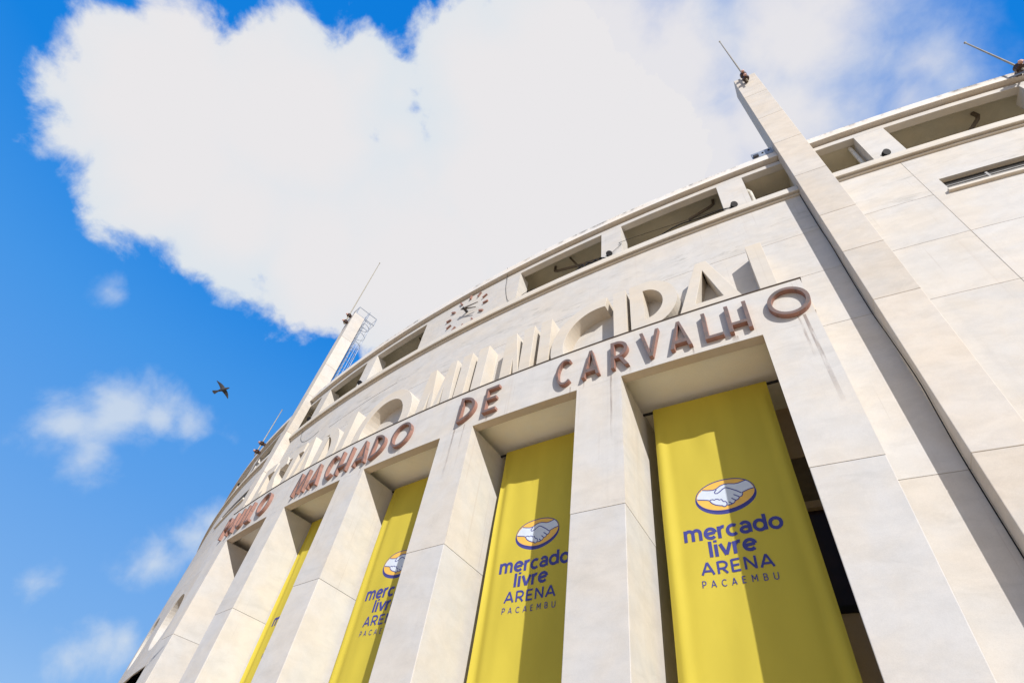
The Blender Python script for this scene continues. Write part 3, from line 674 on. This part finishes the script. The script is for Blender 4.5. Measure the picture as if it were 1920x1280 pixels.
    ring_ = ell(-0.022, 7.243, 0.480, 0.285, 0, 360, 56); strip(ln, ring_, 0.016)
    ln.build('emblem_lines', M['navy'], emo)
    # words: strokes in x-height units -> (list of polylines, advance)
    A = lambda cx, cz, rx, rz, a0, a1, n_=18: ell(cx, cz, rx, rz, a0, a1, n_)
    lower = {
        'm': ([[(.15, 0), (.15, 1)], A(.46, .62, .30, .30, 175, 0)+[(.76, 0)], A(1.06, .62, .30, .30, 180, 0)+[(1.36, 0)]], 1.60),
        'e': ([[(.20, .46), (.92, .56)], A(.56, .50, .40, .40, 8, 318)], 1.10),
        'r': ([[(.15, 0), (.15, 1)], A(.50, .56, .34, .36, 180, 75)], .68),
        'c': ([A(.54, .50, .40, .40, 48, 312)], 1.00),
        'a': ([A(.52, .32, .34, .22, 0, 360), A(.52, .60, .34, .32, 150, 0)+[(.86, .05)]], 1.08),
        'd': ([A(.53, .50, .40, .40, 0, 360), [(.93, 0.06), (.93, 1.36)]], 1.14),
        'o': ([A(.54, .50, .40, .40, 0, 360)], 1.08),
        'l': ([[(.20, 0), (.20, 1.28)]], .42), 'i': ([[(.18, 0), (.18, 1)], [(.18, 1.16), (.18, 1.34)]], .40),
        'v': ([[(.10, .98), (.48, .06)], [(.86, .98), (.48, .06)]], .98)}
    upper = {
        'A': ([[(.03, 0), (.40, 1)], [(.77, 0), (.40, 1)], [(.16, .30), (.64, .30)]], .88),
        'R': ([[(.10, 0), (.10, 1)], [(.10, .95), (.38, .95)]+A(.38, .68, .27, .27, 90, -90)+[(.10, .41)], [(.36, .41), (.66, 0)]], .80),
        'E': ([[(.10, 0), (.10, 1)], [(.10, .05), (.60, .05)], [(.10, .5), (.55, .5)], [(.10, .95), (.60, .95)]], .74),
        'N': ([[(.10, 0), (.10, 1)], [(.10, .97), (.72, .03)], [(.72, 0), (.72, 1)]], .90),
        'P': ([[(.10, 0), (.10, 1)], [(.10, .95), (.38, .95)]+A(.38, .68, .27, .27, 90, -90)+[(.10, .41)]], .72),
        'C': ([A(.50, .5, .42, .45, 45, 315)], .90),
        'M': ([[(.10, 0), (.10, 1)], [(.10, .97), (.47, .32)], [(.84, .97), (.47, .32)], [(.84, 0), (.84, 1)]], 1.0),
        'B': ([[(.10, 0), (.10, 1)], [(.10, .95), (.36, .95)]+A(.36, .73, .22, .22, 90, -90)+[(.10, .51)], [(.36, .51)]+A(.38, .28, .25, .23, 90, -90)+[(.10, .05)]], .74),
        'U': ([[(.10, 1), (.10, .36)]+A(.42, .36, .32, .33, 180, 360)+[(.74, 1)]], .86)}
    def word(txt, tab, x0, x1, zb, hgt, sw, gap=0.0):
        adv = sum(tab[c][1] for c in txt)+gap*(len(txt)-1); ks = (x1-x0)/adv; x = x0
        for c in txt:
            st, ad = tab[c]; mb = MB()
            for pl in st: strip(mb, [(x+p[0]*ks, zb+p[1]*hgt) for p in pl], sw)
            mb.build('printed_letter', M['navy'], bt)
            x += (ad+gap)*ks
    word('mercado', lower, -0.785, 0.735, 6.497, 0.205, 0.054)
    word('livre', lower, -0.435, 0.310, 6.205, 0.203, 0.054)
    word('ARENA', upper, -0.575, 0.490, 5.932, 0.195, 0.034, 0.08)
    word('PACAEMBU', upper, -0.595, 0.495, 5.738, 0.105, 0.013, 0.75)
    return bt
banner(2, 'yellow banner in the rightmost bay, its whole print visible', 2)
banner(1, 'yellow banner under the word DE, its print cut slightly by the pier', 1, 1.14, -0.04)
banner(0, 'yellow banner in the middle bay, half its print hidden by a pier', 0.4, 1.04, -0.10)
banner(-1, 'narrow sliver of yellow banner farthest left of the four, nearly hidden by a pier', 3.1, 0.97, -0.17)

# ------------------------------------------------------------------ flagpoles
def flagpole(s, r, z0, z1, rad, clamps, label, wall_r):
    fp = thing('flagpole', label, 'flagpole', 'flagpoles on the stadium roof line')
    MB().tube([cyl(s, z0+(z1-z0)*i/6, r) for i in range(7)], rad, 10, r1=rad*0.7).build('pole', M['pole'], fp, smooth=True)
    MB().lathe(cyl(s, z1, r), (0, 0, 1), [(0, rad*0.7), (0.02, rad*1.2), (0.05, rad*1.1), (0.07, 0.004)], 10).build('finial', M['pole'], fp)
    for zc in clamps:
        MB().lathe(cyl(s, zc-0.10, r), (0, 0, 1), [(0, 0.05), (0.02, 0.10), (0.08, 0.115), (0.11, 0.085), (0.15, 0.11), (0.18, 0.05)], 14).build('collar', M['porcelain'], fp)
        d = cyl(s, 0, 1); tx = Vector((math.cos(s/S), math.sin(s/S), 0))
        MB().box(cyl(s, zc, (wall_r+r)/2), d*((r-wall_r)/2+0.0), tx*0.055, Vector((0, 0, 0.05))).build('bracket', M['porcelain'], fp)
        MB().lathe(cyl(s, zc-0.01, r+0.10), d, [(0, 0.05), (0.06, 0.055), (0.08, 0.02)], 10).build('bolt', M['clamp'], fp)
    return fp
flagpole(10.57, 60.49, 22.25, 28.1, 0.030, (22.55, 22.98), 'thin flagpole clamped to the top of the tall pylon on the right', 60.355)
flagpole(-10.22, 60.49, 22.25, 28.1, 0.030, (22.45, 22.98), 'thin flagpole clamped to the top of the distant left pylon with ladder', 60.355)
fr_ = flagpole(15.50, 60.33, 15.9, 19.35, 0.025, (16.4, 16.85), 'thin flagpole at the right edge of the photo, bracketed above an attic opening', 60.14)
fl_ = flagpole(-14.55, 60.33, 16.0, 18.9, 0.028, (16.25, 16.75), 'thin white flagpole at the far left end of the cornice', 60.14)
fr_b = MB().tube([cyl(15.35, 16.9, 60.13), cyl(15.5, 16.55, 60.33)], 0.022, 8).tube([cyl(15.65, 16.9, 60.13), cyl(15.5, 16.55, 60.33)], 0.022, 8).build('stay', M['galv'], fr_)

# ------------------------------------------------------------------ small floodlights on the string course
def floodlight(s, label):
    f = thing('floodlight', label, 'lamp', 'small black floodlights on the string course')
    d = cyl(s, 0, 1); b = cyl(s, 14.965, 60.07)
    MB().lathe(b, (0, 0, 1), [(-0.012, 0.05), (0.02, 0.05), (0.03, 0.03), (0.09, 0.02)], 10).build('base', M['black'], f)
    h = b+Vector((0, 0, 0.17))+d*0.01
    a = (d*0.75+Vector((0.35, 0, -0.45))).normalized()
    MB().lathe(h-a*0.075, a, [(0, 0.03), (0.02, 0.06), (0.05, 0.078), (0.10, 0.085), (0.14, 0.09), (0.142, 0.075)], 16).build('housing', M['black'], f, smooth=False)
    MB().lathe(h+a*0.06, a, [(0, 0.07), (0.006, 0.07)], 16).build('lens', M['glass'], f)
    tx = Vector((math.cos(s/S), math.sin(s/S), 0))
    MB().tube([b+Vector((0, 0, 0.08))-tx*0.0, h-tx*0.095+Vector((0, 0, -0.03)), h-tx*0.1], 0.010, 6).tube([b+Vector((0, 0, 0.08)), h+tx*0.095+Vector((0, 0, -0.03)), h+tx*0.1], 0.010, 6).build('yoke', M['black'], f)
    MB().tube([b+tx*0.05+Vector((0, 0, 0.005)), b+tx*0.2+Vector((0, 0, 0.04)), b+tx*0.32+Vector((0, 0, 0.01)), b+tx*0.45-d*0.3+Vector((0, 0, 0.03))], 0.007, 6).tube([b-tx*0.05+Vector((0, 0, 0.005)), b-tx*0.2+Vector((0, 0, 0.008)), b-tx*0.34-d*0.2+Vector((0, 0, 0.01))], 0.006, 6).build('wire', M['black'], f)
floodlight(12.20, 'small black floodlight on the ledge right of the tall pylon')
floodlight(8.80, 'small black floodlight on the ledge just left of the tall pylon')
floodlight(5.38, 'small black floodlight on the ledge above the big letter C of MUNICIPAL')
floodlight(-5.12, 'small black floodlight on the ledge left of the clock, near the big O')
floodlight(-8.66, 'small black floodlight on the ledge beside the distant left pylon')
floodlight(-15.95, 'small black floodlight silhouetted at the far left end of the ledge')
# two lamps inside the relief letters
def spot(s, z, label):
    f = thing('spotlight', label, 'lamp', 'dark spotlights tucked inside the relief letters')
    d = cyl(s, 0, 1); c = cyl(s, z, 60.17)
    MB().lathe(c, d, [(0, 0.02), (0.02, 0.045), (0.08, 0.05), (0.12, 0.055), (0.125, 0.04)], 14).build('housing', M['black'], f)
    MB().tube([cyl(s, z, 60.0), c], 0.02, 6).build('stem', M['dark'], f)
spot(6.28, 12.56, 'dark spotlight inside the counter of the letter P')
spot(7.71, 12.31, 'dark spotlight inside the counter of the last letter A')

# ------------------------------------------------------------------ junction bracket on the cornice left of the pylon
jb = thing('metal_bracket', 'grey metal bracket with bolt holes on the cornice beside the tall pylon', 'bracket')
tx = Vector((math.cos(9.95/S), math.sin(9.95/S), 0)); dd = cyl(9.95, 0, 1)
MB().box(cyl(9.95, 17.33, 60.10), tx*0.27, dd*0.02, Vector((0, 0, 0.165))).build('plate', M['galv'], jb, bevel=0.006)
MB().box(cyl(10.02, 17.20, 59.96), tx*0.20, dd*0.118, Vector((0, 0, 0.05))).build('arm', M['dark'], jb)
for o_ in (-0.17, 0.02, 0.18): MB().lathe(cyl(9.95+o_, 17.33+o_*0.2, 60.118), dd, [(0, 0.028), (0.02, 0.028), (0.024, 0.012)], 8).build('bolt', M['black'], jb)
MB().box(cyl(9.78, 17.25, 60.14), tx*0.07, dd*0.03, Vector((0, 0, 0.05))).build('clip', M['dark'], jb)

# ------------------------------------------------------------------ caged ladder on the back of the left pylon
ld = thing('caged_ladder', 'grey steel caged ladder with top guard rail behind the left pylon', 'ladder')
la, lb, lr = PL[0]+0.12, PL[1]-0.10, 59.62
for s_ in (la, lb): MB().tube([cyl(s_, 17.12, lr), cyl(s_, 23.95, lr)], 0.022, 6).build('rail', M['galv'], ld)
for i in range(22): MB().tube([cyl(la, 17.4+0.27*i, lr), cyl(lb, 17.4+0.27*i, lr)], 0.013, 6).build('rung', M['galv'], ld)
def hoop(z): return [cyl((la+lb)/2+0.30*math.cos(math.radians(a)), z, lr-0.02-0.40*math.sin(math.radians(a))) for a in range(0, 181, 15)]
for i in range(7): MB().tube(hoop(18.6+0.72*i), 0.014, 6).build('hoop', M['galv'], ld)
for a in (20, 60, 90, 120, 160): MB().tube([cyl((la+lb)/2+0.30*math.cos(math.radians(a)), 18.5, lr-0.02-0.40*math.sin(math.radians(a))), cyl((la+lb)/2+0.30*math.cos(math.radians(a)), 23.2, lr-0.02-0.40*math.sin(math.radians(a)))], 0.011, 5).build('cage_bar', M['galv'], ld)
gz = 23.75; cs_ = [(PL[0]+0.04, 60.26), (PL[1]-0.04, 60.26), (PL[1]-0.04, 59.15), (PL[0]+0.04, 59.15)]
for z_ in (23.22, gz): MB().tube([cyl(s_, z_, r_) for s_, r_ in cs_+cs_[:1]], 0.020, 6).build('guard_rail', M['galv'], ld)
for s_, r_ in cs_+[(PL[1]-0.04, 59.7)]: MB().tube([cyl(s_, 23.18, r_), cyl(s_, gz, r_)], 0.020, 6).build('post', M['galv'], ld)

# ------------------------------------------------------------------ cables
def cable(pts, r, label):
    # smooth through the points
    P_ = [cyl(*p) for p in pts]; q = []
    for i in range(len(P_)-1):
        p0, p1, p2, p3 = P_[max(i-1, 0)], P_[i], P_[i+1], P_[min(i+2, len(P_)-1)]
        for k in range(8):
            t = k/8; q.append(0.5*((2*p1)+(p2-p0)*t+(2*p0-5*p1+4*p2-p3)*t*t+(3*p1-p0-3*p2+p3)*t**3))
    q.append(P_[-1])
    return tag(MB().tube(q, r, 6).build('cable', M['black'], None, smooth=True), label, 'cable')
sl_ = PR[0]-0.012
cable([(sl_, 14.66, 60.012), (sl_-0.01, 13.2, 60.02), (sl_-0.005, 12.2, 60.04), (sl_-0.012, 11.2, 60.02), (sl_-0.014, 10.0, 60.02), (sl_-0.014, 9.3, 60.10), (sl_-0.014, 8.6, 60.17), (sl_-0.014, 8.0, 60.20), (sl_-0.014, 7.4, 60.12), (sl_-0.012, 6.7, 60.04), (sl_-0.01, 5.6, 60.02), (sl_-0.01, 3.0, 60.02), (sl_, 0.0, 60.02)], 0.008, 'wavy black cable running down the left side of the tall pylon')
cable([(5.76, 15.0, 59.96), (6.04, 15.12, 59.97), (6.72, 15.18, 59.98), (7.35, 15.38, 59.98), (7.94, 15.32, 59.98), (8.55, 15.24, 60.02), (8.75, 15.02, 60.08)], 0.016, 'black cable sagging across the attic opening left of the tall pylon')
cable([(2.3, 15.30, 59.93), (2.62, 15.33, 59.95), (3.59, 15.16, 59.95), (4.26, 15.26, 59.95), (4.5, 15.3, 59.95)], 0.009, 'thin wire strung across the attic opening right of the clock')
cable([(4.26, 15.26, 59.95), (4.47, 15.42, 59.95), (4.52, 15.25, 59.95), (4.65, 15.40, 59.95), (4.78, 15.30, 59.95), (4.9, 15.38, 59.95), (5.0, 15.2, 59.96), (5.08, 15.26, 60.01), (5.3, 15.02, 60.07)], 0.020, 'tangled black cables in the attic opening above the letter C')
cable([(2.42, 14.97, 59.86), (2.36, 15.2, 59.8), (2.42, 15.5, 59.78), (2.34, 15.8, 59.72)], 0.022, 'black cable bundle at the left jamb of the opening beside the clock')
cable([(1.62, 17.15, 60.14), (1.60, 16.7, 60.02), (1.64, 16.1, 60.01), (1.80, 15.4, 60.01), (2.02, 15.0, 60.05)], 0.006, 'thin grey wire hanging down the attic wall right of the clock')
cable([(8.5, 15.3, 60.02), (5.9, 15.62, 60.03), (5.72, 15.5, 60.03), (5.4, 15.1, 60.08)], 0.006, 'thin wire running along the attic opening above letters P and A')
cable([(-8.9, 14.66, 60.02), (-8.7, 14.2, 60.01), (-8.2, 13.8, 60.01), (-7.6, 13.65, 60.01), (-7.0, 13.75, 60.01)], 0.005, 'thin wire drooping on the wall above the letters at far left')
cable([(-6.2, 13.55, 60.008), (-4.0, 13.72, 60.008), (-2.5, 13.78, 60.008)], 0.003, 'straight thin wire fixed along the wall above the big O')

# ------------------------------------------------------------------ pigeon in flight
def pigeon():
    c = Vector((-2.858, -64.171, 9.936))
    hd = (Vector((-2.815, -64.125, 9.985))-Vector((-2.925, -64.23, 9.86))).normalized()
    wg = (Vector((-2.825, -64.393, 10.055))-Vector((-2.855, -63.896, 9.844)))
    wg = wg.normalized(); up = hd.cross(wg).normalized()
    if up.z < 0: up = -up
    mb = MB(); n = 10; q0 = 0.86
    prof = [(-0.165, 0.012, 0.008), (-0.13, 0.022, 0.014), (-0.08, 0.034, 0.030), (-0.02, 0.047, 0.045), (0.04, 0.048, 0.048), (0.085, 0.034, 0.036), (0.11, 0.026, 0.028), (0.135, 0.025, 0.026), (0.155, 0.016, 0.017), (0.17, 0.006, 0.006), (0.185, 0.002, 0.002)]
    v = []; f = []
    for x, a, b in prof: v += [c+hd*x+wg*(a*math.cos(2*math.pi*k/n))+up*(b*math.sin(2*math.pi*k/n)) for k in range(n)]
    for i in range(len(prof)-1):
        for k in range(n): f.append((i*n+k, i*n+(k+1) % n, (i+1)*n+(k+1) % n, (i+1)*n+k))
    f.append(tuple(range(n))[::-1]); f.append(tuple((len(prof)-1)*n+k for k in range(n)))
    mb.add(v, f)
    # wings: leading / trailing edge stations, raised a little, swept at the hand
    for sgn, sw in ((1, 0.0), (-1, 0.0)):
        st = [(0.02, 0.065, -0.055, 0.010, 0.016), (0.08, 0.072, -0.038, 0.028, 0.012), (0.14, 0.062, -0.030, 0.040, 0.008), (0.20, 0.042, -0.026, 0.045, 0.005), (0.26, 0.012, -0.024, 0.045, 0.003), (0.30, -0.012, -0.022, 0.042, 0.002)]
        v = []; f = []
        for y, le, te, hz, th in st:
            p = c+wg*(y*sgn)+up*hz
            v += [p+hd*le, p+hd*(le*0.4+te*0.6)+up*th, p+hd*te, p+hd*(le*0.4+te*0.6)-up*th]
        for i in range(len(st)-1):
            for k in range(4): f.append((i*4+k, i*4+(k+1) % 4, i*4+4+(k+1) % 4, i*4+4+k))
        f.append((0, 1, 2, 3)); f.append(tuple(len(v)-4+k for k in range(4)))
        mb.add(v, f)
    # fanned tail
    t0 = [(-0.12, 0.02), (-0.245, 0.062), (-0.258, 0.03), (-0.262, 0.0), (-0.258, -0.03), (-0.245, -0.062), (-0.12, -0.02)]
    v = [c+hd*x+wg*y+up*0.004 for x, y in t0]+[c+hd*x+wg*y-up*0.004 for x, y in t0]; k = len(t0)
    mb.add(v, [tuple(range(k)), tuple(range(k, 2*k))[::-1]]+[(i, (i+1) % k, k+(i+1) % k, k+i) for i in range(k)])
    mb.v = [c+(p-c)*q0 for p in mb.v]
    return tag(mb.build('pigeon', M['feather'], None, smooth=False), 'dark grey pigeon flying with wings spread against the blue sky', 'bird')
pigeon()
